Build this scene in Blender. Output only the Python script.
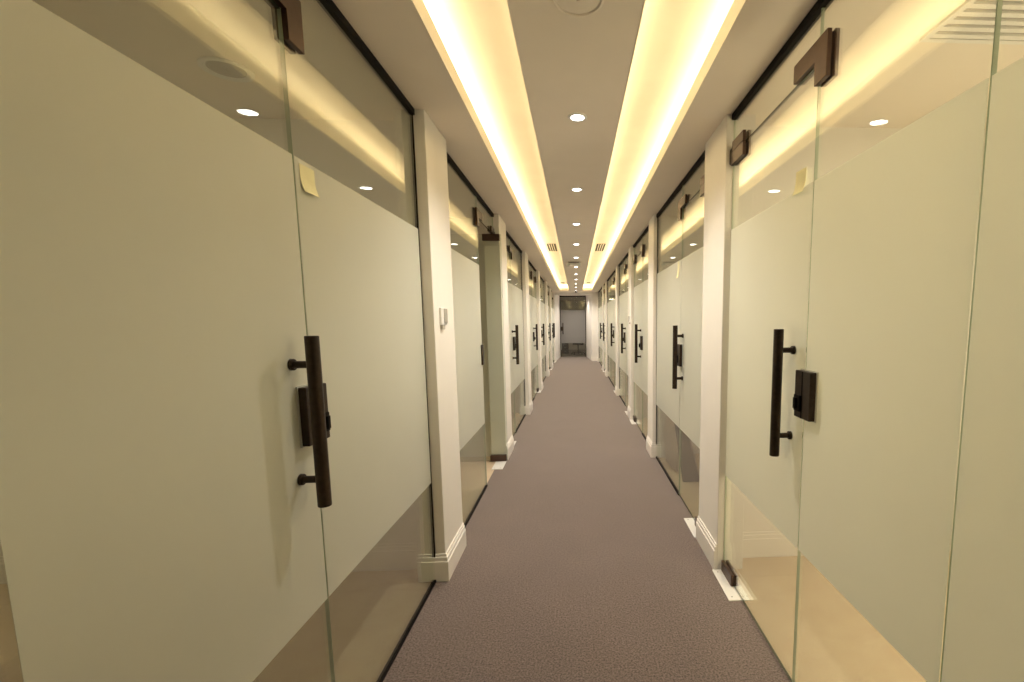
import bpy, bmesh, math, random
from mathutils import Vector, Matrix, noise

random.seed(4)
sc = bpy.context.scene
COL = sc.collection
for o in list(bpy.data.objects):
    bpy.data.objects.remove(o)

# ------------------------------------------------------------------ camera
H = 1.45
F_PX, PX, PY = 455.0, 600.0, 373.5            # focal length and principal point in a 1024x682 frame
dy = Vector((575.5 - PX, 322 - PY, F_PX)).normalized()
dd = Vector((632 - PX, 4470 - PY, F_PX)); dd = (dd - dy * dd.dot(dy)).normalized()
up = -dd
dx = dy.cross(up)
if dx.x < 0: dx = -dx
right = Vector((dx.x, dy.x, up.x)); down = Vector((dx.y, dy.y, up.y)); fwd = Vector((dx.z, dy.z, up.z))
cam_data = bpy.data.cameras.new('camera')
cam = bpy.data.objects.new('camera', cam_data); COL.objects.link(cam)
m = Matrix((( right.x, -down.x, -fwd.x, 0.0), (right.y, -down.y, -fwd.y, 0.0), (right.z, -down.z, -fwd.z, H), (0, 0, 0, 1)))
cam.matrix_world = m
cam_data.sensor_fit = 'HORIZONTAL'; cam_data.sensor_width = 36.0
cam_data.lens = F_PX / 1024 * 36
cam_data.shift_x = -(PX - 512) / 1024
cam_data.shift_y = (PY - 341) / 1024
cam_data.clip_start = 0.02
sc.camera = cam

# ------------------------------------------------------------------ world, exposure
w = bpy.data.worlds.new('world'); sc.world = w; w.use_nodes = True
w.node_tree.nodes['Background'].inputs[0].default_value = (1.0, 0.86, 0.66, 1)
w.node_tree.nodes['Background'].inputs[1].default_value = 0.02
sc.view_settings.view_transform = 'Standard'; sc.view_settings.look = 'None'
sc.view_settings.gamma = 1; sc.view_settings.exposure = 0.14
try: sc.view_settings.use_curve_mapping = False
except Exception: pass
sc.cycles.max_bounces = 14; sc.cycles.diffuse_bounces = 6; sc.cycles.glossy_bounces = 5
sc.cycles.transparent_max_bounces = 24; sc.cycles.transmission_bounces = 8
sc.cycles.sample_clamp_indirect = 6.0

# ------------------------------------------------------------------ the plan
C = 2.525                     # ceiling
XL, XR = -0.813, 0.848        # the two glass lines
PL, PR = -0.75, 0.805         # corridor faces of the piers
COVE = {'L': (-0.535, -0.212), 'R': (0.246, 0.592)}
Y_COVE0, Y_COVE1 = 0.7, 15.95
LIGHT_Y = [2.541 + 1.318 * k for k in range(0, 11)] + [16.45, 18.0]  # the last two are added to brighten the far end
WARM = (1.0, 0.80, 0.47)

POWER = {'cove_lo': 48, 'cove_li': 14, 'cove_ri': 39, 'cove_ro': 31, 'down': 80, 'room_l_near': 6.5, 'room_l': 6, 'room_r_near': 32, 'room_r_low': 17, 'room_r': 12, 'end': 12, 'world': 0.002}
COVE_COL = (1.0, 0.83, 0.50); DOWN_COL = (1.0, 0.91, 0.80); ROOM_COL = (1.0, 0.84, 0.60)
w.node_tree.nodes['Background'].inputs[1].default_value = POWER['world']
def area_light(name, loc, sx, sy, power, color, rot):
    if power <= 0: return
    d = bpy.data.lights.new(name, 'AREA'); d.shape = 'RECTANGLE'; d.size = sx; d.size_y = sy
    d.energy = power; d.color = color
    o = bpy.data.objects.new(name, d); COL.objects.link(o)
    o.location = loc; o.rotation_euler = rot
yc = (Y_COVE0 + Y_COVE1) / 2; ylen = Y_COVE1 - Y_COVE0 + 0.12
# light strips lying face up on the hidden ledges of the two coves
for x, k in ((-0.615, 'cove_lo'), (-0.135, 'cove_li'), (0.169, 'cove_ri'), (0.672, 'cove_ro')):
    area_light('cove_strip', (x, yc, C + 0.105), 0.03, ylen, POWER[k], COVE_COL, (math.radians(180), 0, 0))
for x in ((COVE['L'][0] + COVE['L'][1]) / 2, (COVE['R'][0] + COVE['R'][1]) / 2):
    area_light('cove_strip', (x, Y_COVE1 + 0.05, C + 0.105), 0.5, 0.03, 1.6 if POWER['cove_lo'] else 0, COVE_COL, (math.radians(180), 0, 0))  # short crosswise strips added to brighten the far end of each cove
# the beams of the recessed downlights
for y in LIGHT_Y:
    if POWER['down'] <= 0: break
    d = bpy.data.lights.new('downlight_beam', 'SPOT'); d.energy = POWER['down']; d.color = DOWN_COL
    d.spot_size = math.radians(142); d.spot_blend = 1.0; d.shadow_soft_size = 0.010
    o = bpy.data.objects.new('downlight_beam', d); COL.objects.link(o); o.location = (0.025, y, C - 0.010)
# unseen ceiling lamps added to brighten the rooms behind the glass
for y, k in ((1.8, 'room_l_near'), (3.8, 'room_l'), (6.15, 'room_l'), (8.6, 'room_l'), (11.1, 'room_l'), (13.4, 'room_l'), (15.7, 'room_l')):
    area_light('unseen_room_light', (-2.6 if y > 2 else -2.2, y, C - 0.03), 0.6, 0.6, POWER[k], ROOM_COL, (0, 0, 0))
for y, k in ((0.9, 'room_r_near'), (3.8, 'room_r'), (5.85, 'room_r'), (7.9, 'room_r'), (10.6, 'room_r'), (12.9, 'room_r'), (15.1, 'room_r')):
    area_light('unseen_room_light', (2.6 if y > 2 else 1.9, y, C - 0.03), 0.6, 0.6, POWER[k], ROOM_COL, (0, 0, 0))
area_light('unseen_room_light', (2.5, 1.35, 1.35), 0.7, 0.7, POWER['room_r_low'], ROOM_COL, (0, math.radians(90), 0))      # unseen low light added to brighten the nearest right film from behind
area_light('unseen_room_light', (0, 21.5, C - 0.03), 0.6, 0.6, POWER['end'], ROOM_COL, (0, 0, 0))  # unseen light added in the room beyond the end door

# ------------------------------------------------------------------ materials
def mat(name):
    m = bpy.data.materials.new(name); m.use_nodes = True
    nt = m.node_tree
    return m, nt, nt.nodes['Principled BSDF']
def simple(name, col, rough=0.5, metal=0.0, var=0.0, scale=20.0, spec=0.5, bump=0.0):
    m, nt, p = mat(name)
    p.inputs['Base Color'].default_value = (*col, 1); p.inputs['Roughness'].default_value = rough
    p.inputs['Metallic'].default_value = metal; p.inputs['Specular IOR Level'].default_value = spec
    if var or bump:
        tc = nt.nodes.new('ShaderNodeTexCoord'); n = nt.nodes.new('ShaderNodeTexNoise')
        n.inputs['Scale'].default_value = scale; n.inputs['Detail'].default_value = 4
        nt.links.new(tc.outputs['Object'], n.inputs['Vector'])
        if var:
            r = nt.nodes.new('ShaderNodeValToRGB')
            r.color_ramp.elements[0].position = 0.3; r.color_ramp.elements[1].position = 0.7
            r.color_ramp.elements[0].color = (*[c * (1 - var) for c in col], 1)
            r.color_ramp.elements[1].color = (*[min(1, c * (1 + var)) for c in col], 1)
            nt.links.new(n.outputs['Fac'], r.inputs['Fac']); nt.links.new(r.outputs['Color'], p.inputs['Base Color'])
        if bump:
            b = nt.nodes.new('ShaderNodeBump'); b.inputs['Strength'].default_value = bump; b.inputs['Distance'].default_value = 0.002
            nt.links.new(n.outputs['Fac'], b.inputs['Height']); nt.links.new(b.outputs['Normal'], p.inputs['Normal'])
    return m
M = {}
M['wall'] = simple('wall_paint', (0.82, 0.79, 0.74), 0.55, var=0.015, scale=6, bump=0.05)
M['ceiling'] = simple('ceiling_paint', (0.83, 0.75, 0.65), 0.7, var=0.015, scale=5)
M['cove'] = simple('cove_paint', (0.83, 0.78, 0.68), 0.7, var=0.03, scale=3)
M['trim'] = simple('trim_gloss_white', (0.84, 0.81, 0.76), 0.3)
M['bronze'] = simple('dark_bronze', (0.035, 0.022, 0.014), 0.38, 0.55, var=0.25, scale=60)
M['patch'] = simple('brown_bronze_patch', (0.075, 0.042, 0.030), 0.35, 0.5, var=0.12, scale=40)
M['black'] = simple('black_channel', (0.008, 0.006, 0.005), 0.6, spec=0.1)
M['gasket'] = simple('clear_gasket', (0.62, 0.64, 0.60), 0.25)
M['white_plastic'] = simple('white_plastic', (0.80, 0.79, 0.76), 0.4)
M['grey_plastic'] = simple('grey_plastic', (0.36, 0.34, 0.30), 0.35)
M['white_metal'] = simple('white_cover_metal', (0.82, 0.81, 0.78), 0.3, 0.1)
M['note'] = simple('note_paper', (0.90, 0.86, 0.55), 0.8, var=0.02, scale=30)
M['slat_dark'] = simple('vent_dark', (0.012, 0.008, 0.005), 0.7)
M['slat_green'] = simple('vent_green', (0.10, 0.14, 0.015), 0.5)
M['chair_black'] = simple('chair_black', (0.02, 0.019, 0.018), 0.5, var=0.2, scale=50)
M['cabinet_grey'] = simple('cabinet_dark', (0.06, 0.052, 0.046), 0.5)
M['board'] = simple('board_grey', (0.13, 0.12, 0.115), 0.7, var=0.1, scale=25)
M['screw'] = simple('screw_steel', (0.30, 0.29, 0.27), 0.3, 0.9)

# carpet
m, nt, p = mat('carpet_loop'); M['carpet'] = m
tc = nt.nodes.new('ShaderNodeTexCoord')
n1 = nt.nodes.new('ShaderNodeTexNoise'); n1.inputs['Scale'].default_value = 120; n1.inputs['Detail'].default_value = 3; n1.inputs['Roughness'].default_value = 0.7
n2 = nt.nodes.new('ShaderNodeTexNoise'); n2.inputs['Scale'].default_value = 3.0; n2.inputs['Detail'].default_value = 3
r1 = nt.nodes.new('ShaderNodeValToRGB')
e = r1.color_ramp.elements; e[0].position = 0.33; e[0].color = (0.052, 0.037, 0.035, 1); e[1].position = 0.68; e[1].color = (0.252, 0.200, 0.186, 1)
mix = nt.nodes.new('ShaderNodeMix'); mix.data_type = 'RGBA'; mix.blend_type = 'MULTIPLY'; mix.inputs['Factor'].default_value = 0.35
r2 = nt.nodes.new('ShaderNodeValToRGB'); r2.color_ramp.elements[0].color = (0.75, 0.75, 0.75, 1); r2.color_ramp.elements[0].position = 0.3; r2.color_ramp.elements[1].position = 0.7
for n in (n1, n2): nt.links.new(tc.outputs['Object'], n.inputs['Vector'])
nt.links.new(n1.outputs['Fac'], r1.inputs['Fac']); nt.links.new(n2.outputs['Fac'], r2.inputs['Fac'])
nt.links.new(r1.outputs['Color'], mix.inputs['A']); nt.links.new(r2.outputs['Color'], mix.inputs['B'])
nt.links.new(mix.outputs['Result'], p.inputs['Base Color'])
b = nt.nodes.new('ShaderNodeBump'); b.inputs['Strength'].default_value = 0.6; b.inputs['Distance'].default_value = 0.004
nt.links.new(n1.outputs['Fac'], b.inputs['Height']); nt.links.new(b.outputs['Normal'], p.inputs['Normal'])
p.inputs['Roughness'].default_value = 0.95; p.inputs['Specular IOR Level'].default_value = 0.1
p.inputs['Sheen Weight'].default_value = 0.45; p.inputs['Sheen Roughness'].default_value = 0.5; p.inputs['Sheen Tint'].default_value = (1.0, 0.95, 0.9, 1)

# beige stone tiles of the rooms
m, nt, p = mat('room_tile'); M['tile'] = m
tc = nt.nodes.new('ShaderNodeTexCoord'); br = nt.nodes.new('ShaderNodeTexBrick')
br.offset = 0.0; br.inputs['Scale'].default_value = 1.0; br.inputs['Brick Width'].default_value = 0.8; br.inputs['Row Height'].default_value = 0.8
br.inputs['Mortar Size'].default_value = 0.004; br.inputs['Color1'].default_value = (0.56, 0.45, 0.32, 1); br.inputs['Color2'].default_value = (0.60, 0.48, 0.34, 1)
br.inputs['Mortar'].default_value = (0.51, 0.41, 0.29, 1)
nt.links.new(tc.outputs['Object'], br.inputs['Vector'])
nn = nt.nodes.new('ShaderNodeTexNoise'); nn.inputs['Scale'].default_value = 9; nn.inputs['Detail'].default_value = 6
nt.links.new(tc.outputs['Object'], nn.inputs['Vector'])
mx = nt.nodes.new('ShaderNodeMix'); mx.data_type = 'RGBA'; mx.blend_type = 'OVERLAY'; mx.inputs['Factor'].default_value = 0.15
nt.links.new(br.outputs['Color'], mx.inputs['A']); nt.links.new(nn.outputs['Fac'], mx.inputs['B'])
nt.links.new(mx.outputs['Result'], p.inputs['Base Color']); p.inputs['Roughness'].default_value = 0.35

def glass_mat(name, tint, gain=1.0):
    m = bpy.data.materials.new(name); m.use_nodes = True; nt = m.node_tree; nt.nodes.clear()
    out = nt.nodes.new('ShaderNodeOutputMaterial'); tr = nt.nodes.new('ShaderNodeBsdfTransparent'); gl = nt.nodes.new('ShaderNodeBsdfGlossy')
    tr.inputs['Color'].default_value = (*tint, 1); gl.inputs['Roughness'].default_value = 0.0; gl.inputs['Color'].default_value = (0.97, 0.98, 0.96, 1)
    geo = nt.nodes.new('ShaderNodeNewGeometry'); fr = nt.nodes.new('ShaderNodeFresnel'); mr = nt.nodes.new('ShaderNodeMapRange')
    mr.inputs['To Min'].default_value = 1.5; mr.inputs['To Max'].default_value = 1 / 1.5      # same reflectance on both faces of a thin pane
    nt.links.new(geo.outputs['Backfacing'], mr.inputs['Value']); nt.links.new(mr.outputs['Result'], fr.inputs['IOR'])
    mul = nt.nodes.new('ShaderNodeMath'); mul.operation = 'MULTIPLY'; mul.inputs[1].default_value = gain; mul.use_clamp = True
    mixs = nt.nodes.new('ShaderNodeMixShader')
    cap = nt.nodes.new('ShaderNodeMath'); cap.operation = 'MINIMUM'; cap.inputs[1].default_value = 0.30
    nt.links.new(fr.outputs['Fac'], mul.inputs[0]); nt.links.new(mul.outputs[0], cap.inputs[0]); nt.links.new(cap.outputs[0], mixs.inputs['Fac'])
    nt.links.new(tr.outputs[0], mixs.inputs[1]); nt.links.new(gl.outputs[0], mixs.inputs[2]); nt.links.new(mixs.outputs[0], out.inputs['Surface'])
    return m
M['glass'] = glass_mat('clear_glass', (0.93, 0.955, 0.925), 1.8)
M['edge_dark'] = simple('polished_dark_edge', (0.05, 0.065, 0.045), 0.15)
M['edge'] = simple('green_glass_edge', (0.42, 0.50, 0.38), 0.12)

def film_mat(name, col, trans, mixf):
    m = bpy.data.materials.new(name); m.use_nodes = True; nt = m.node_tree; nt.nodes.clear()
    out = nt.nodes.new('ShaderNodeOutputMaterial')
    p = nt.nodes.new('ShaderNodeBsdfPrincipled'); t = nt.nodes.new('ShaderNodeBsdfTranslucent'); mx = nt.nodes.new('ShaderNodeMixShader')
    tc = nt.nodes.new('ShaderNodeTexCoord'); n = nt.nodes.new('ShaderNodeTexNoise'); n.inputs['Scale'].default_value = 3; n.inputs['Detail'].default_value = 5
    r = nt.nodes.new('ShaderNodeValToRGB'); r.color_ramp.elements[0].position = 0.35; r.color_ramp.elements[1].position = 0.65
    r.color_ramp.elements[0].color = (*[c * 0.985 for c in col], 1); r.color_ramp.elements[1].color = (*[c * 1.015 for c in col], 1)
    nt.links.new(tc.outputs['Object'], n.inputs['Vector']); nt.links.new(n.outputs['Fac'], r.inputs['Fac']); nt.links.new(r.outputs['Color'], p.inputs['Base Color'])
    p.inputs['Roughness'].default_value = 0.38; p.inputs['Specular IOR Level'].default_value = 0.8
    t.inputs['Color'].default_value = (*trans, 1); mx.inputs['Fac'].default_value = mixf
    nt.links.new(p.outputs[0], mx.inputs[1]); nt.links.new(t.outputs[0], mx.inputs[2]); nt.links.new(mx.outputs[0], out.inputs['Surface'])
    return m
M['film'] = film_mat('frosted_film', (0.755, 0.765, 0.695), (0.93, 0.925, 0.865), 0.40)
M['film_dimmed'] = film_mat('dimmed_frosted_film', (0.36, 0.35, 0.34), (0.5, 0.49, 0.48), 0.3)  # frosted film with the dim light of the far end put into its colour
M['bag'] = film_mat('plastic_bag', (0.66, 0.58, 0.52), (0.75, 0.7, 0.66), 0.4)

m = bpy.data.materials.new('lamp_glow'); m.use_nodes = True; nt = m.node_tree; nt.nodes.clear()
o_ = nt.nodes.new('ShaderNodeOutputMaterial'); em = nt.nodes.new('ShaderNodeEmission'); em.inputs['Color'].default_value = (1, 0.95, 0.88, 1); em.inputs['Strength'].default_value = 14
nt.links.new(em.outputs[0], o_.inputs['Surface']); M['glow'] = m

# ------------------------------------------------------------------ mesh helpers
class MB:
    """collects shapes in world space, links them as one mesh object"""
    def __init__(s): s.bm = bmesh.new(); s.mats = []
    def mi(s, m):
        if m not in s.mats: s.mats.append(m)
        return s.mats.index(m)
    def box(s, x0, x1, y0, y1, z0, z1, m='wall', bev=0.0, rot=None):
        if x0 > x1: x0, x1 = x1, x0
        t = bmesh.new(); bmesh.ops.create_cube(t, size=1.0)
        for v in t.verts: v.co = Vector(((x0 + x1) / 2 + v.co.x * (x1 - x0), (y0 + y1) / 2 + v.co.y * (y1 - y0), (z0 + z1) / 2 + v.co.z * (z1 - z0)))
        if bev: bmesh.ops.bevel(t, geom=t.edges[:], offset=bev, segments=2, affect='EDGES', profile=0.5)
        s.merge(t, m, rot); return s
    def merge(s, t, m, mtx=None, smooth=False):
        if mtx is not None: bmesh.ops.transform(t, matrix=mtx, verts=t.verts)
        i = s.mi(m)
        bmesh.ops.recalc_face_normals(t, faces=t.faces)
        for f in t.faces: f.material_index = i; f.smooth = smooth
        me = bpy.data.meshes.new('tmp'); t.to_mesh(me); t.free(); s.bm.from_mesh(me); bpy.data.meshes.remove(me)
    def cyl(s, a, b, r, m, r2=None, seg=24, bev=0.0):
        a, b = Vector(a), Vector(b); d = b - a
        t = bmesh.new(); bmesh.ops.create_cone(t, cap_ends=True, segments=seg, radius1=r, radius2=r if r2 is None else r2, depth=d.length)
        if bev:
            ed = [e for e in t.edges if abs(e.verts[0].co.z - e.verts[1].co.z) < 1e-6 and abs(abs(e.verts[0].co.z) - d.length / 2) < 1e-6]
            bmesh.ops.bevel(t, geom=ed, offset=bev, segments=2, affect='EDGES', profile=0.5)
        q = d.to_track_quat('Z', 'Y').to_matrix().to_4x4()
        s.merge(t, m, Matrix.Translation((a + b) / 2) @ q)
        return s
    def lathe(s, prof, loc, m, seg=40):
        t = bmesh.new(); rings = []
        for r, z in prof:
            rings.append([t.verts.new((r * math.cos(2 * math.pi * k / seg), r * math.sin(2 * math.pi * k / seg), z)) for k in range(seg)])
        for a, b in zip(rings, rings[1:]):
            for k in range(seg): t.faces.new((a[k], a[(k + 1) % seg], b[(k + 1) % seg], b[k]))
        for rg in (rings[0], rings[-1]): t.faces.new(rg)
        s.merge(t, m, Matrix.Translation(loc), smooth=False); return s
    def prism(s, pts, axis, lo, hi, m, bev=0.0):
        """polygon pts in the other two axes (x: (y,z), y: (x,z), z: (x,y)) extruded along axis"""
        def P(a, b, t): return {'x': (t, a, b), 'y': (a, t, b), 'z': (a, b, t)}[axis]
        t = bmesh.new(); A = [t.verts.new(P(a, b, lo)) for a, b in pts]; B = [t.verts.new(P(a, b, hi)) for a, b in pts]
        t.faces.new(A); t.faces.new(B)
        for k in range(len(pts)): t.faces.new((A[k], A[(k + 1) % len(pts)], B[(k + 1) % len(pts)], B[k]))
        if bev: bmesh.ops.bevel(t, geom=t.edges[:], offset=bev, segments=2, affect='EDGES', profile=0.5)
        s.merge(t, m); return s
    def pane(s, x, y0, y1, z0, z1, th=0.01):
        """glass sheet on a wall line: clear faces, green edges"""
        s.box(x - th / 2, x + th / 2, y0, y1, z0, z1, 'glass'); s.edges_green('x'); return s
    def edges_green(s, ax):
        i = s.mi('edge'); d = s.mi('edge_dark')
        for f in s.bm.faces:
            if abs(getattr(f.normal, ax)) < 0.5: f.material_index = d if abs(f.normal.z) > 0.5 else i
    def build(s, name, parent=None, origin=(0, 0, 0), smooth_angle=None):
        o0 = Vector(origin) + (root_of(parent) if parent else Vector())
        base = root_of(parent) if parent is not None else Vector(origin)
        bmesh.ops.translate(s.bm, vec=-base, verts=s.bm.verts)
        me = bpy.data.meshes.new(name); s.bm.to_mesh(me); s.bm.free()
        for m_ in s.mats: me.materials.append(M[m_])
        o = bpy.data.objects.new(name, me); COL.objects.link(o)
        if parent is not None: o.parent = parent
        else: o.location = origin
        return o
def root_of(o):
    v = Vector()
    while o is not None: v += Vector(o.location); o = o.parent
    return v
def tag(o, label, cat, group=None, kind=None):
    o['label'] = label; o['category'] = cat
    if group: o['group'] = group
    if kind: o['kind'] = kind
    return o
def thing(name, label, cat, loc, group=None, kind=None):
    o = bpy.data.objects.new(name, None); COL.objects.link(o); o.location = loc; o.empty_display_size = 0.1
    return tag(o, label, cat, group, kind)

ORD = ['first', 'second', 'third', 'fourth', 'fifth', 'sixth', 'seventh', 'eighth', 'ninth', 'tenth', 'eleventh', 'twelfth', 'thirteenth', 'fourteenth']

# ------------------------------------------------------------------ shell
mb = MB().box(XL - 0.01, XR + 0.01, -2.0, 19.05, -0.06, 0.0, 'carpet')
tag(mb.build('floor'), 'brown mauve loop pile carpet running the length of the corridor', 'carpet', kind='structure')
for side, x0, x1 in (('left', -4.0, XL - 0.01), ('right', XR + 0.01, 4.0)):
    tag(MB().box(x0, x1, -2.0, 19.05, -0.06, -0.001, 'tile').build('floor_' + side),
        'beige tiled floor of the rooms behind the %s glass wall' % side, 'tiled floor', kind='structure')
tag(MB().box(-4, 4, 19.05, 24.0, -0.06, 0.0, 'carpet').build('floor_end'), 'dim carpet of the room beyond the end door', 'carpet', kind='structure')

# ceiling slab with two open slots, then the raised cove troughs above it
T = 0.07
mb = MB()
xs = [(-4.0, COVE['L'][0]), (COVE['L'][1], COVE['R'][0]), (COVE['R'][1], 4.0)]
for a, b_ in xs: mb.box(a, b_, Y_COVE0, Y_COVE1, C, C + T, 'ceiling')
mb.box(-4, 4, Y_COVE1, 24.0, C, C + T, 'ceiling').box(-4, 4, -2.0, Y_COVE0, C, C + T, 'ceiling')
tag(mb.build('ceiling'), 'flat painted corridor ceiling with two long lit slots', 'ceiling', kind='structure')
for side in 'LR':
    a, b_ = COVE[side]; word = 'left' if side == 'L' else 'right'
    lo, hi, z0, z1 = a - 0.13, b_ + 0.13, C + T, 2.735
    mb = MB()
    mb.box(lo - 0.03, hi + 0.03, Y_COVE0 - 0.03, Y_COVE1 + 0.13, z1, z1 + 0.04, 'cove')
    mb.box(lo - 0.03, lo, Y_COVE0, Y_COVE1 + 0.13, z0, z1, 'cove').box(hi, hi + 0.03, Y_COVE0, Y_COVE1 + 0.13, z0, z1, 'cove')
    mb.box(lo, hi, Y_COVE0 - 0.03, Y_COVE0, z0, z1, 'cove').box(lo, hi, Y_COVE1 + 0.1, Y_COVE1 + 0.13, z0, z1, 'cove')
    o = mb.build('ceiling_cove_' + word)
    tag(o, 'raised glowing light cove over the %s side of the corridor' % word, 'light cove', kind='structure')
    # slim white lip that edges the slot
    for x, nm in ((a, 'lip'), (b_, 'lip')):
        s_ = 1 if x == a else -1
        MB().box(x, x + s_ * 0.004, Y_COVE0, Y_COVE1, C - 0.002, C + T + 0.006, 'cove').build('edge_lip', o)

def baseboard(name, x0, x1, y0, y1, sides, parent):
    """stepped white skirting round a pier; sides is a subset of 'nfac' (near, far, corridor -x/+x faces)"""
    mb = MB()
    for z0, z1, t in ((0, 0.118, 0.018), (0.118, 0.142, 0.013), (0.142, 0.158, 0.007)):
        mb.box(x0 - (t if 'a' in sides else -0.002), x1 + (t if 'b' in sides else -0.002), y0 - (t if 'n' in sides else -0.002), y1 + (t if 'f' in sides else -0.002), z0, z1, 'trim', bev=0.0025)
    return mb.build(name, parent)
piers_L = [(0.20, 0.56), (2.48, 2.88), (4.73, 5.20), (7.13, 7.58), (9.65, 10.05), (12.2, 12.6), (14.2, 14.6), (16.78, 17.0)]
piers_R = [(-0.30, 0.10), (2.478, 2.88), (4.72, 5.05), (6.60, 6.95), (8.82, 9.20), (12.0, 12.4), (13.4, 13.75), (16.5, 16.86)]
sides_L = ['a', 'bn', 'b', 'bn', 'b', 'bn', 'b', 'b']
sides_R = ['a', 'a', 'an', 'a', 'an', 'an', 'a', 'an']
for side, piers, ss in (('left', piers_L, sides_L), ('right', piers_R, sides_R)):
    for k, (y0, y1) in enumerate(piers):
        x0, x1 = (-0.905, PL) if side == 'left' else (PR, 0.96)
        o = MB().box(x0, x1, y0, y1, 0, C, 'wall', bev=0.004).build('pillar', None, ((x0 + x1) / 2, (y0 + y1) / 2, 0))
        tag(o, ('white painted pier between glass fronts, %s along the %s wall' % (ORD[k - 1], side) if k else 'white pier beside the viewer where the %s glass begins' % side), 'pier', 'piers along the %s wall' % side, 'structure')
        # build() with a parent works in world space
        baseboard('baseboard', x0, x1, y0, y1, ss[k], o)
        # partition between two rooms, running back from the pier
        ym = (y0 + y1) / 2
        xa, xb = (-4.0, x0 + 0.01) if side == 'left' else (x1 - 0.01, 4.0)
        wp = MB().box(xa, xb, ym - 0.06, ym + 0.06, 0, C, 'wall').build('wall_partition')
        tag(wp, ('room partition wall behind the %s pier on the %s' % (ORD[k - 1], side) if k else 'room partition beside the viewer on the %s' % side), 'partition', None, 'structure')
        bb = MB()
        for z0, z1, t in ((0, 0.118, 0.015), (0.118, 0.142, 0.011), (0.142, 0.158, 0.006)):
            bb.box(xa, xb, ym - 0.06 - t, ym + 0.06 + t, z0, z1, 'trim')
        bb.build('baseboard', wp)
for side, x in (('left', -4.0), ('right', 4.0)):
    tag(MB().box(x - 0.05, x + 0.05, -2, 24, 0, C + 0.2, 'wall').build('wall_room_' + side), 'back wall of the rooms on the %s' % side, 'wall', kind='structure')
tag(MB().box(-4, 4, -2.1, -2.0, 0, C + 0.3, 'wall').build('wall_back'), 'wall closing the corridor behind the viewer', 'wall', kind='structure')
tag(MB().prism([(-0.75, 17.0), (-0.64, 19.03), (-4.0, 19.03), (-4.0, 17.0)], 'z', 0, C, 'wall').build('wall_end_left'),
    'white wall return left of the dark end door', 'wall', kind='structure')
tag(MB().prism([(0.60, 16.86), (4.0, 16.86), (4.0, 19.03), (0.435, 19.03)], 'z', 0, C, 'wall').build('wall_end_right'),
    'bright white end wall right of the dark end door', 'wall', kind='structure')
mb = MB()
for z0, z1, t in ((0, 0.118, 0.018), (0.118, 0.158, 0.01)): mb.box(0.60 - t, 0.80, 16.86 - t, 16.87, z0, z1, 'trim')
tag(mb.build('baseboard_end'), 'white skirting at the foot of the bright end wall', 'skirting', kind='structure')
tag(MB().box(-0.76, 0.82, 16.9, 17.05, 2.445, C + 0.001, 'wall', bev=0.004).build('beam'), 'pale lintel beam crossing the corridor before the end door', 'beam', kind='structure')
tag(MB().box(-4, 4, 23.9, 24.0, 0, C, 'wall').build('wall_far'), 'dim back wall of the room beyond the end door', 'wall', kind='structure')

# ------------------------------------------------------------------ glass fronts
FZ0, FZ1 = 0.575, 1.935         # frosted band
DZ = 2.322                      # top of the doors
PT = 0.01                       # pane thickness
def ax(side, d):                # x at distance d from the glass line towards the corridor
    return XL + d if side == 'L' else XR - d

def pull_handle(parent, side, y, zc=1.168, half=0.249):
    x = ax(side, 0.07); xg = ax(side, PT / 2); s = 1 if side == 'L' else -1
    h = MB().cyl((x, y, zc - half), (x, y, zc + half), 0.0185, 'bronze', seg=28, bev=0.002).build('pull_handle', parent)
    for z in (zc + 0.168, zc - 0.168):
        MB().cyl((xg, y, z), (x, y, z), 0.0105, 'bronze').cyl((xg, y, z), (xg + s * 0.012, y, z), 0.0165, 'bronze', bev=0.002) \
            .cyl((xg, y, z), (xg + s * 0.0025, y, z), 0.0175, 'gasket').build('standoff', h)
    # the matching bar on the room side
    xi = ax(side, -0.07); xgi = ax(side, -PT / 2)
    h2 = MB().cyl((xi, y, zc - half), (xi, y, zc + half), 0.0185, 'bronze', seg=20).build('pull_handle', parent)
    for z in (zc + 0.168, zc - 0.168): MB().cyl((xgi, y, z), (xi, y, z), 0.0105, 'bronze').build('standoff', h2)

def lock(parent, side, ys, z=1.18, knob=1):
    xg = ax(side, PT / 2 + 0.001); s = 1 if side == 'L' else -1
    l = MB().box(xg, xg + s * 0.026, ys - 0.056, ys + 0.056, z - 0.087, z + 0.087, 'bronze', bev=0.003).build('lock_case', parent)
    MB().box(xg - s * 0.001, xg + s * 0.005, ys - 0.060, ys + 0.060, z - 0.09, z + 0.09, 'gasket', bev=0.001).build('gasket', l)
    yk = ys + knob * 0.024
    MB().box(xg + s * 0.026, xg + s * 0.034, yk - 0.022, yk + 0.022, z - 0.062, z - 0.002, 'black', bev=0.003) \
        .box(xg + s * 0.034, xg + s * 0.044, yk - 0.008, yk + 0.008, z - 0.052, z - 0.012, 'black', bev=0.002).build('thumb_turn', l)
    MB().box(xg + s * 0.026, xg + s * 0.0275, ys - 0.002, ys + 0.002, z - 0.086, z + 0.086, 'black').build('joint_line', l)

def patch_both(pts, side, th=0.016):
    """a clamp fitting: plates on both faces of the glass"""
    mb = MB()
    for sg in (1, -1):
        a, b_ = ax(side, sg * PT / 2), ax(side, sg * (PT / 2 + th))
        mb.prism(pts, 'x', min(a, b_), max(a, b_), 'patch', bev=0.0015)
    return mb

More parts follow.
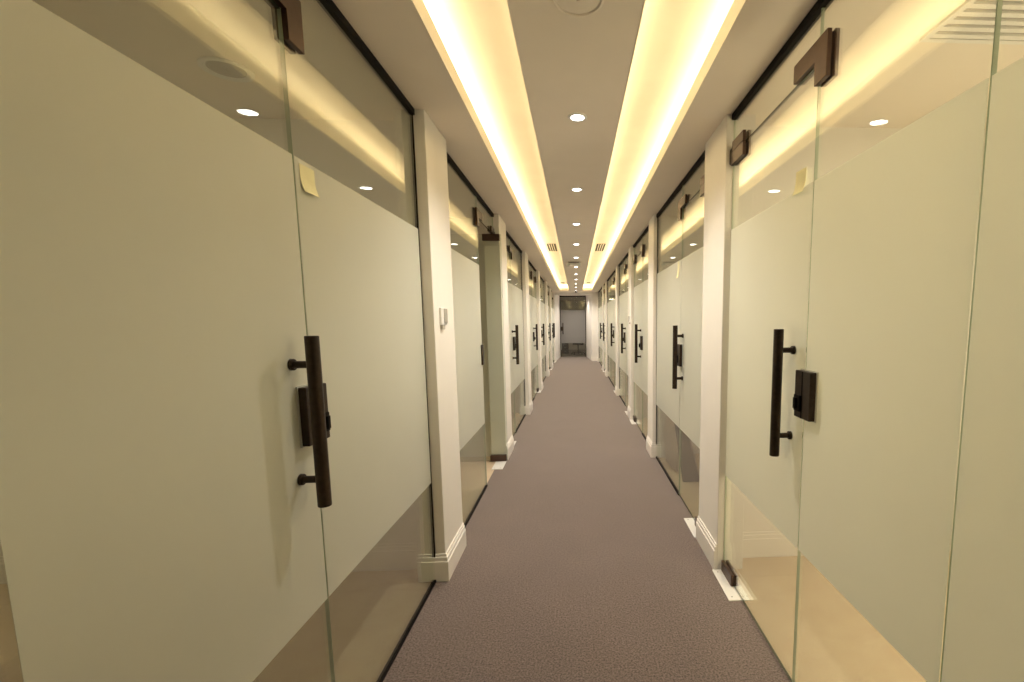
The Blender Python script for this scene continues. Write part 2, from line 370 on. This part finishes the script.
def glass_panel(side, y0, y1, label, chan=True, door=None, seam=None, corner=True, hinge=None, side_chan=None, film_gap=0.0):
    x = ax(side, 0); word = 'left' if side == 'L' else 'right'
    r = thing('glass_partition', label, 'glass partition', (x, (y0 + y1) / 2, 0), 'fixed glass panels on the %s' % word, 'structure')
    mb = MB().pane(x, y0 + 0.0015, y1 - 0.0015, 0.014, C - 0.016); mb.build('pane', r)
    MB().box(ax(side, PT / 2 + 0.0003), ax(side, PT / 2 + 0.0013), y0 + 0.004 + film_gap, y1 - 0.004, FZ0, FZ1, 'film').build('frosted_film', r)
    MB().box(x - 0.016, x + 0.016, y0, y1, C - 0.03, C, 'black', bev=0.001).build('top_channel', r)
    if chan: MB().box(x - 0.010, x + 0.010, y0, y1, 0, 0.014, 'black', bev=0.001).build('bottom_channel', r)
    if side_chan is not None:
        MB().box(x - 0.008, x + 0.008, side_chan - 0.004, side_chan + 0.004, 0.016, C - 0.03, 'black', bev=0.001).build('side_channel', r)
    if door:
        d0, d1 = door
        MB().pane(x, d0 + 0.0015, d1 - 0.0015, DZ + 0.004, C - 0.016).build('transom', r)
        MB().box(x - 0.016, x + 0.016, d0, d1, C - 0.03, C, 'black', bev=0.001).build('transom_channel', r)
        s_ = 1 if d0 >= y1 - 1e-6 else -1            # door lies towards +y or -y from the seam
        def Y(v): return seam + s_ * v
        MB_ = patch_both([(Y(-0.075), 2.245), (Y(0.0), 2.245), (Y(0.0), DZ + 0.004), (Y(0.155), DZ + 0.004), (Y(0.155), 2.39), (Y(-0.075), 2.39)], side)
        MB_.build('corner_patch', r)
        hy = d1 if s_ > 0 else d0
        def Z(v): return hy - s_ * v
        patch_both([(Z(0.03), DZ + 0.003), (Z(0.185), DZ + 0.003), (Z(0.185), 2.375), (Z(0.03), 2.375)], side).build('pivot_patch', r)
        xa = ax(side, 0)
        MB().box(xa - 0.022, xa + 0.022, min(Z(-0.002), Z(0.034)), max(Z(-0.002), Z(0.034)), 2.27, 2.345, 'bronze', bev=0.002).build('wall_bracket', r)
    return r

DOORS = []
def swing_door(side, y0, y1, hinge_y, seam, label, handle=True, lk=True, opened=False, knob=1, film_gap=0.0, hoff=0.093, lock_shift=0.0):
    x = ax(side, 0); word = 'left' if side == 'L' else 'right'
    s_ = 1 if hinge_y > seam else -1                 # +1: hinge on the far edge
    DOORS.append(label)
    r = thing('door_%d' % len(DOORS), label, 'door', (x, hinge_y, 0), 'glass doors on the %s' % word, 'structure')
    MB().pane(x, y0 + 0.0025, y1 - 0.0025, 0.009, DZ).build('pane', r)
    a, b_ = y0 + 0.005, y1 - 0.005
    if s_ < 0: a += film_gap
    if not opened: MB().box(ax(side, PT / 2 + 0.0003), ax(side, PT / 2 + 0.0013), a, b_, FZ0, FZ1, 'film').build('frosted_film', r)
    def Z(v): return hinge_y - s_ * v
    patch_both([(Z(0.015), 2.26), (Z(0.185), 2.26), (Z(0.185), DZ + 0.001), (Z(0.015), DZ + 0.001)], side).build('top_patch', r)
    patch_both([(Z(0.015), 0.008), (Z(0.180), 0.008), (Z(0.180), 0.070), (Z(0.015), 0.070)], side).build('bottom_patch', r)
    if handle: pull_handle(r, side, seam + s_ * hoff)
    if lk: lock(r, side, seam + lock_shift, knob=knob)
    if opened:
        r.rotation_euler = (0, 0, opened)
    return r

def spring_plate(side, hinge_y, s_, label, length=0.30):
    x = ax(side, 0.015)
    y0, y1 = (hinge_y - length, hinge_y + 0.0) if s_ > 0 else (hinge_y, hinge_y + length)
    r = tag(MB().box(x - 0.055, x + 0.055, y0, y1, 0.0, 0.006, 'white_metal', bev=0.002).build('floor_plate', None, (x, (y0 + y1) / 2, 0)), label, 'floor plate', 'floor spring cover plates')
    for yy in (y0 + 0.03, y1 - 0.03):
        for xx in (-0.03, 0.03): MB().cyl((x + xx, yy, 0.0055), (x + xx, yy, 0.0072), 0.004, 'screw', seg=12).build('screw', r)
    return r

def nth(k): return ORD[k]
# (kind, y0, y1) per bay; d = door, f = fixed, o = open door
L_BAYS = [[('d', 0.575, 1.42), ('f', 1.42, 2.48)], [('f', 2.88, 3.97), ('o', 3.97, 4.73)], [('d', 5.20, 5.93), ('f', 5.93, 7.13)],
          [('f', 7.58, 8.70), ('d', 8.70, 9.65)], [('d', 10.05, 10.77), ('f', 10.77, 12.2)], [('f', 12.6, 13.25), ('d', 13.25, 14.2)],
          [('d', 14.6, 15.32), ('f', 15.32, 15.95), ('d', 15.95, 16.78)]]
R_BAYS = [[('f', 0.10, 0.935), ('f', 0.935, 1.62), ('d', 1.62, 2.478)], [('d', 2.88, 3.63), ('f', 3.63, 4.72)], [('f', 5.05, 5.75), ('d', 5.75, 6.60)],
          [('d', 6.95, 7.75), ('f', 7.75, 8.82)], [('d', 9.20, 10.0), ('f', 10.0, 11.0), ('f', 11.0, 12.0)], [('f', 12.4, 12.63), ('d', 12.63, 13.4)],
          [('d', 13.75, 14.40), ('f', 14.40, 15.45), ('f', 15.45, 16.5)]]
DOOR_NOTE = {('L', 0): 'large frosted glass door nearest on the left with long dark bar handle',
             ('L', 1): 'clear glass door standing open into its room, second doorway on the left',
             ('R', 0): 'frosted glass door nearest on the right, yellow note above its dark bar handle',
             ('R', 1): 'second frosted glass door on the right, small pale note beside its seam'}
PANEL_NOTE = {('L', 0): 'large fixed frosted panel on the left with a yellow note by the seam',
              ('L', 1): 'fixed frosted panel on the left beside the open doorway',
              ('R', 0): 'frosted panel filling the right edge of the photo, nearest the viewer',
              ('R', 1): 'fixed frosted panel on the right between the nearest door and the edge panel',
              ('R', 2): 'fixed panel on the right with a plastic bag showing behind its clear foot'}
for side, bays in (('L', L_BAYS), ('R', R_BAYS)):
    word = 'left' if side == 'L' else 'right'
    nd = nf = 0
    for bi, bay in enumerate(bays):
        for pi, (k, y0, y1) in enumerate(bay):
            if k == 'f':
                door = seam = None
                for dj in (pi - 1, pi + 1):
                    if 0 <= dj < len(bay) and bay[dj][0] in 'do' and door is None:
                        door = bay[dj][1:]; seam = y0 if dj < pi else y1
                sch = None
                if pi == 0: sch = y0 + 0.006
                if pi == len(bay) - 1: sch = y1 - 0.006
                lab = PANEL_NOTE.get((side, nf)) or 'frosted fixed glass panel on the %s, %s from the viewer' % (word, nth(nf))
                glass_panel(side, y0, y1, lab, door=door, seam=seam, side_chan=sch)
                nf += 1
            else:
                # hinge on the pier side
                if pi == 0: hy, seam, s_ = y0, y1, -1
                else: hy, seam, s_ = y1, y0, 1
                lab = DOOR_NOTE.get((side, nd)) or 'frosted glass door with dark bar handle, %s along the %s wall' % (nth(nd), word)
                near = (side == 'L' and bi == 0)
                r = swing_door(side, y0, y1, hy, seam, lab, opened=(math.radians(-90) if k == 'o' else False), knob=1,
                               film_gap=(0.07 if side == 'L' and bi == 0 else 0.0), lock_shift=(-0.03 if side == 'R' else (0.0 if bi else -0.02)), lk=(k != 'o'))
                lab2 = 'white floor plate at the pivot of the %s glass door on the %s' % (nth(nd), word)
                if not near: spring_plate(side, hy, s_, lab2)
                if k == 'o':
                    r.location.x += 0.085; r.location.y = hy - 0.03
                    # keeper on the edge of the fixed panel
                    kp = [c for c in bpy.data.objects if c.name.startswith('glass_partition')][-1]
                    MB().box(XL - 0.012, XL + 0.02, y0 - 0.052, y0 + 0.006, 1.09, 1.262, 'bronze', bev=0.002).build('lock_keeper', kp)
                nd += 1
# the last left door has its transom hung from the sixth panel
# glass door at the end of the corridor, film colour darkened for dim light
r = thing('door_%d' % (len(DOORS) + 1), 'dim frosted glass door closing the far end of the corridor', 'door', (-0.62, 19.06, 0), None, 'structure')
mb = MB().box(-0.62, 0.42, 19.055, 19.065, 0.01, C - 0.03, 'glass'); mb.edges_green('y'); mb.build('pane', r)
MB().box(-0.615, 0.415, 19.053, 19.0545, FZ0, FZ1, 'film_dimmed').build('frosted_film', r)
MB().box(-0.645, -0.615, 19.04, 19.08, 0, C, 'black').box(0.41, 0.44, 19.04, 19.08, 0, C, 'black').box(-0.645, 0.44, 19.04, 19.08, C - 0.04, C, 'black').build('frame', r)
h = MB().cyl((-0.52, 18.985, 0.95), (-0.52, 18.985, 1.42), 0.019, 'bronze').build('pull_handle', r)
for z in (1.02, 1.35): MB().cyl((-0.52, 18.985, z), (-0.52, 19.056, z), 0.011, 'bronze').build('standoff', h)
MB().box(-0.60, -0.545, 19.03, 19.05, 1.09, 1.26, 'bronze', bev=0.003).build('lock_case', r)

# ------------------------------------------------------------------ ceiling fittings
cnt = 0
def downlight(y, label):
    r = thing('downlight', label, 'downlight', (0.025, y, C), 'recessed downlights along the ceiling centre')
    MB().lathe([(0.034, -0.001), (0.036, -0.005), (0.047, -0.006), (0.052, -0.002), (0.052, 0.002), (0.034, 0.002)], (0.025, y, C), 'white_plastic').build('trim_ring', r)
    MB().cyl((0.025, y, C - 0.0035), (0.025, y, C + 0.001), 0.035, 'glow', seg=32).build('lens', r)
    return r
vis = [y for y in LIGHT_Y if y > 2]
for k, y in enumerate(vis):  # the final two fixtures are extras, added for light near the end door
    downlight(y, 'round lit ceiling downlight, %s from the viewer' % (ORD[k] if k else 'largest and nearest') if k == 0 else 'round lit ceiling downlight, %s from the viewer' % ORD[k])
for k, y in enumerate([y for y in LIGHT_Y if y <= 2]): pass

def cove_vent(xc, y0, y1, wx, label, slat, group):
    z = 2.735
    r = thing('air_vent', label, 'air vent', (xc, (y0 + y1) / 2, z), group)
    fr = MB()
    fr.box(xc - wx / 2 - 0.012, xc - wx / 2, y0 - 0.012, y1 + 0.012, z - 0.006, z, 'cove').box(xc + wx / 2, xc + wx / 2 + 0.012, y0 - 0.012, y1 + 0.012, z - 0.006, z, 'cove')
    fr.box(xc - wx / 2, xc + wx / 2, y0 - 0.012, y0, z - 0.006, z, 'cove').box(xc - wx / 2, xc + wx / 2, y1, y1 + 0.012, z - 0.006, z, 'cove').build('frame', r)
    MB().box(xc - wx / 2, xc + wx / 2, y0, y1, z - 0.002, z, slat).build('backing', r)
    for k in range(1, 4):
        x = xc - wx / 2 + wx * k / 4
        MB().box(x - 0.006, x + 0.006, y0, y1, z - 0.006, z - 0.002, 'cove' if slat == 'slat_dark' else slat).build('louvre', r)
cove_vent(-0.385, 7.70, 8.50, 0.15, 'dark slotted air vent in the left light cove', 'slat_dark', 'slot vents in the coves')
cove_vent(0.445, 7.70, 8.50, 0.15, 'dark slotted air vent in the right light cove', 'slat_dark', 'slot vents in the coves')
cove_vent(-0.405, 15.0, 15.5, 0.12, 'small greenish vent at the far end of the left cove', 'slat_green', 'greenish vents in the coves')
cove_vent(0.445, 15.0, 15.5, 0.12, 'small greenish vent at the far end of the right cove', 'slat_green', 'greenish vents in the coves')

r = thing('emergency_light', 'white twin lamp emergency light on the ceiling among the downlights', 'emergency light', (-0.02, 8.42, C))
MB().box(-0.085, 0.045, 8.37, 8.47, C - 0.05, C, 'white_plastic', bev=0.006).build('housing', r)
MB().box(-0.12, 0.085, 8.36, 8.375, C - 0.012, C - 0.002, 'slat_dark').build('back_plate', r)
for x in (-0.115, 0.078):
    l_ = MB().cyl((x, 8.34, C - 0.045), (x, 8.43, C - 0.035), 0.032, 'white_plastic', r2=0.022, bev=0.003).build('lamp_head', r)
    MB().cyl((x, 8.337, C - 0.0455), (x, 8.341, C - 0.045), 0.027, 'gasket').build('lens', l_)
r = thing('ceiling_speaker', 'round flush ceiling disc at the top edge of the photo before the first downlight', 'ceiling speaker', (0.022, 1.655, C))
MB().lathe([(0.088, 0.0), (0.088, -0.004), (0.080, -0.006), (0.076, -0.003), (0.076, 0.0)], (0.022, 1.655, C), 'ceiling').build('rim', r)
MB().lathe([(0.075, -0.001), (0.05, -0.004), (0.004, -0.006), (0.004, -0.001)], (0.022, 1.655, C), 'ceiling').build('grille', r)
r = thing('dome_camera', 'tiny black dome camera on the ceiling just before the lintel', 'security camera', (0.03, 16.1, C))
MB().lathe([(0.055, 0), (0.055, -0.02), (0.045, -0.026), (0.045, 0)], (0.03, 16.1, C), 'black').build('base', r)
MB().lathe([(0.043, -0.02), (0.04, -0.045), (0.028, -0.062), (0.010, -0.07), (0.002, -0.0705)], (0.03, 16.1, C), 'black', seg=24).build('dome', r)

# fittings on the ceilings of the nearest rooms, seen through the clear glass bands
r = thing('air_vent', 'wide louvred grille on the ceiling behind the upper glass at the right edge', 'air vent', (1.62, 1.62, C), 'room ceiling fittings')
MB().box(1.34, 1.90, 1.40, 1.42, C - 0.012, C, 'white_plastic').box(1.34, 1.90, 1.80, 1.82, C - 0.012, C, 'white_plastic') \
    .box(1.34, 1.36, 1.42, 1.80, C - 0.012, C, 'white_plastic').box(1.88, 1.90, 1.42, 1.80, C - 0.012, C, 'white_plastic').build('frame', r)
MB().box(1.36, 1.88, 1.42, 1.80, C - 0.002, C, 'grey_plastic').build('backing', r)
for k in range(9):
    y = 1.445 + k * 0.041
    MB().box(1.36, 1.88, y, y + 0.022, C - 0.010, C - 0.002, 'white_plastic').build('louvre', r)
r = thing('ceiling_speaker', 'round unlit ceiling fitting faintly seen through the upper left glass', 'ceiling fitting', (-1.46, 2.14, C), 'room ceiling fittings')
MB().lathe([(0.095, 0.0), (0.095, -0.006), (0.082, -0.010), (0.070, -0.002), (0.070, 0.0)], (-1.46, 2.14, C), 'white_plastic').build('rim', r)
MB().lathe([(0.069, -0.001), (0.03, -0.003), (0.004, -0.003), (0.004, -0.001)], (-1.46, 2.14, C), 'grey_plastic').build('cover', r)

# ------------------------------------------------------------------ notes and switches
def note(side, y0, y1, z0, z1, label, tilt):
    xg = ax(side, PT / 2 + 0.0014); s = 1 if side == 'L' else -1
    n = 8; pts_out = []; pts_in = []
    for i in range(n + 1):
        v = i / n; lift = 0.0006 + 0.012 * max(0, 0.55 - v) ** 2 * 3
        pts_in.append((xg + s * lift, z0 + (z1 - z0) * v)); pts_out.append((xg + s * (lift + 0.0009), z0 + (z1 - z0) * v))
    t = bmesh.new(); V = {}
    for j, y in enumerate((y0, y1)):
        for i in range(n + 1):
            V[(0, i, j)] = t.verts.new((pts_in[i][0], y, pts_in[i][1])); V[(1, i, j)] = t.verts.new((pts_out[i][0], y, pts_out[i][1]))
    for i in range(n):
        for q in (0, 1): t.faces.new((V[(q, i, 0)], V[(q, i, 1)], V[(q, i + 1, 1)], V[(q, i + 1, 0)]))
        for j in (0, 1): t.faces.new((V[(0, i, j)], V[(1, i, j)], V[(1, i + 1, j)], V[(0, i + 1, j)]))
    for i in (0, n): t.faces.new((V[(0, i, 0)], V[(0, i, 1)], V[(1, i, 1)], V[(1, i, 0)]))
    c = Vector((xg, (y0 + y1) / 2, (z0 + z1) / 2))
    mtx = Matrix.Translation(c) @ Matrix.Rotation(tilt, 4, 'X') @ Matrix.Translation(-c)
    mb = MB(); mb.merge(t, 'note', mtx)
    return tag(mb.build('sticky_note', None, c), label, 'sticky note', 'paper notes on the glass')
note('L', 1.445, 1.522, 1.842, 1.922, 'yellow sticky note on the large left panel beside its seam', 0.03)
note('R', 1.676, 1.753, 1.918, 2.002, 'yellow sticky note on the nearest right door below the clear band', 0.05)
note('R', 3.70, 3.76, 1.80, 1.93, 'narrow pale note on the second glass front of the right wall', 0.04)
def wall_switch(x, s, y0, y1, z0, z1, label, group):
    r = thing('wall_switch', label, 'wall switch', (x, (y0 + y1) / 2, z0), group)
    MB().box(x, x + s * 0.012, y0, y1, z0, z1, 'white_plastic', bev=0.002).build('plate', r)
    MB().box(x + s * 0.012, x + s * 0.016, y0 + (y1 - y0) * 0.42, y1 - 0.008, z0 + 0.008, z1 - 0.004, 'grey_plastic', bev=0.0015).build('display', r)
    MB().box(x, x + s * 0.014, y0 + 0.005, y0 + 0.055, z0 - 0.026, z0 - 0.002, 'grey_plastic', bev=0.002).build('lower_key', r)
wall_switch(PL, 1, 2.575, 2.69, 1.440, 1.535, 'white wall switch with grey display on the nearest left pier', 'wall switches')
wall_switch(PR, -1, 6.70, 6.80, 1.440, 1.535, 'small wall switch on the third pier of the right wall', 'wall switches')

# ------------------------------------------------------------------ things behind the glass of the second right bay
def bag():
    t = bmesh.new(); nu, nv = 28, 22
    g = []
    for j in range(nv + 1):
        v = j / nv; row = []
        z = 0.03 + 0.78 * v
        wy = 0.285 * (0.75 + 0.35 * math.sin(math.pi * min(1, v * 1.15 + 0.1))) * (1 - 0.35 * v)
        wx = 0.055 * (0.8 + 0.5 * math.sin(math.pi * v)) * (1 - 0.4 * v)
        for i in range(nu):
            a = 2 * math.pi * i / nu
            d = 1 + 0.28 * noise.noise(Vector((math.cos(a) * 2.2, math.sin(a) * 2.2, v * 4.0))) + 0.10 * math.sin(7 * a + 5 * v)
            row.append(t.verts.new((0.955 + wx * math.cos(a) * d, 4.375 + wy * math.sin(a) * d + 0.05 * (1 - v), z)))
        g.append(row)
    for a, b_ in zip(g, g[1:]):
        for i in range(nu): t.faces.new((a[i], a[(i + 1) % nu], b_[(i + 1) % nu], b_[i]))
    t.faces.new(g[0]); t.faces.new(g[-1])
    mb = MB(); mb.merge(t, 'bag', smooth=True)
    return mb
r = thing('plastic_bag', 'crumpled translucent plastic bag on the floor behind the second right glass front', 'bag', (0.955, 4.375, 0.0))
bag().build('body', r)
MB().lathe([(0.02, 0.0), (0.028, 0.03), (0.012, 0.05), (0.035, 0.10)], (0.955, 4.39, 0.80), 'bag', seg=14).build('tied_neck', r)
r = thing('board', 'dark grey board leaning on the floor behind the second right glass front', 'board', (1.0, 3.95, 0.0))
MB().prism([(0.955, 0.0), (1.115, 0.0), (1.005, 0.40), (0.90, 0.63), (0.868, 0.58)], 'y', 3.94, 3.97, 'board', bev=0.003).build('panel', r)
MB().prism([(1.112, 0.0), (1.122, 0.0), (1.013, 0.402), (1.004, 0.396)], 'y', 3.935, 3.975, 'grey_plastic').build('edge_strip', r)

# ------------------------------------------------------------------ beyond the end door
cx, cy = 0.10, 20.5
r = thing('office_chair', 'dark swivel chair on a star base behind the end door', 'chair', (cx, cy, 0))
MB().cyl((cx, cy, 0.10), (cx, cy, 0.44), 0.025, 'chair_black').cyl((cx, cy, 0.06), (cx, cy, 0.13), 0.04, 'chair_black').build('column', r)
for k in range(5):
    a = 2 * math.pi * k / 5 + 0.3; d = Vector((math.cos(a), math.sin(a), 0))
    b0, b1 = Vector((cx, cy, 0.11)), Vector((cx, cy, 0.075)) + d * 0.29
    lg = MB().cyl(b0, b1, 0.022, 'chair_black', r2=0.014).build('base_arm', r)
    n_ = Vector((-d.y, d.x, 0)); cc = Vector((b1.x, b1.y, 0.028))
    MB().cyl(cc - n_ * 0.022, cc + n_ * 0.022, 0.027, 'chair_black', bev=0.004).build('caster', lg)
MB().box(cx - 0.25, cx + 0.25, cy - 0.24, cy + 0.24, 0.43, 0.51, 'chair_black', bev=0.03).build('seat', r)
MB().prism([(cy + 0.22, 0.60), (cy + 0.27, 0.60), (cy + 0.33, 1.0), (cy + 0.28, 1.0)], 'x', cx - 0.22, cx + 0.22, 'chair_black', bev=0.015).build('backrest', r)
MB().box(cx - 0.03, cx + 0.03, cy + 0.20, cy + 0.26, 0.46, 0.68, 'chair_black', bev=0.008).build('back_bracket', r)
r = thing('filing_pedestal', 'low dark drawer pedestal behind the end door at the left', 'pedestal', (-0.47, 20.6, 0))
MB().box(-0.63, -0.325, 20.5, 20.9, 0.03, 0.535, 'cabinet_grey', bev=0.004).build('body', r)
for k in range(3):
    dr = MB().box(-0.62, -0.335, 20.485, 20.5, 0.05 + k * 0.16, 0.20 + k * 0.16, 'cabinet_grey', bev=0.003).build('drawer', r)
    MB().box(-0.53, -0.43, 20.47, 20.485, 0.14 + k * 0.16, 0.152 + k * 0.16, 'grey_plastic', bev=0.002).build('drawer_handle', dr)
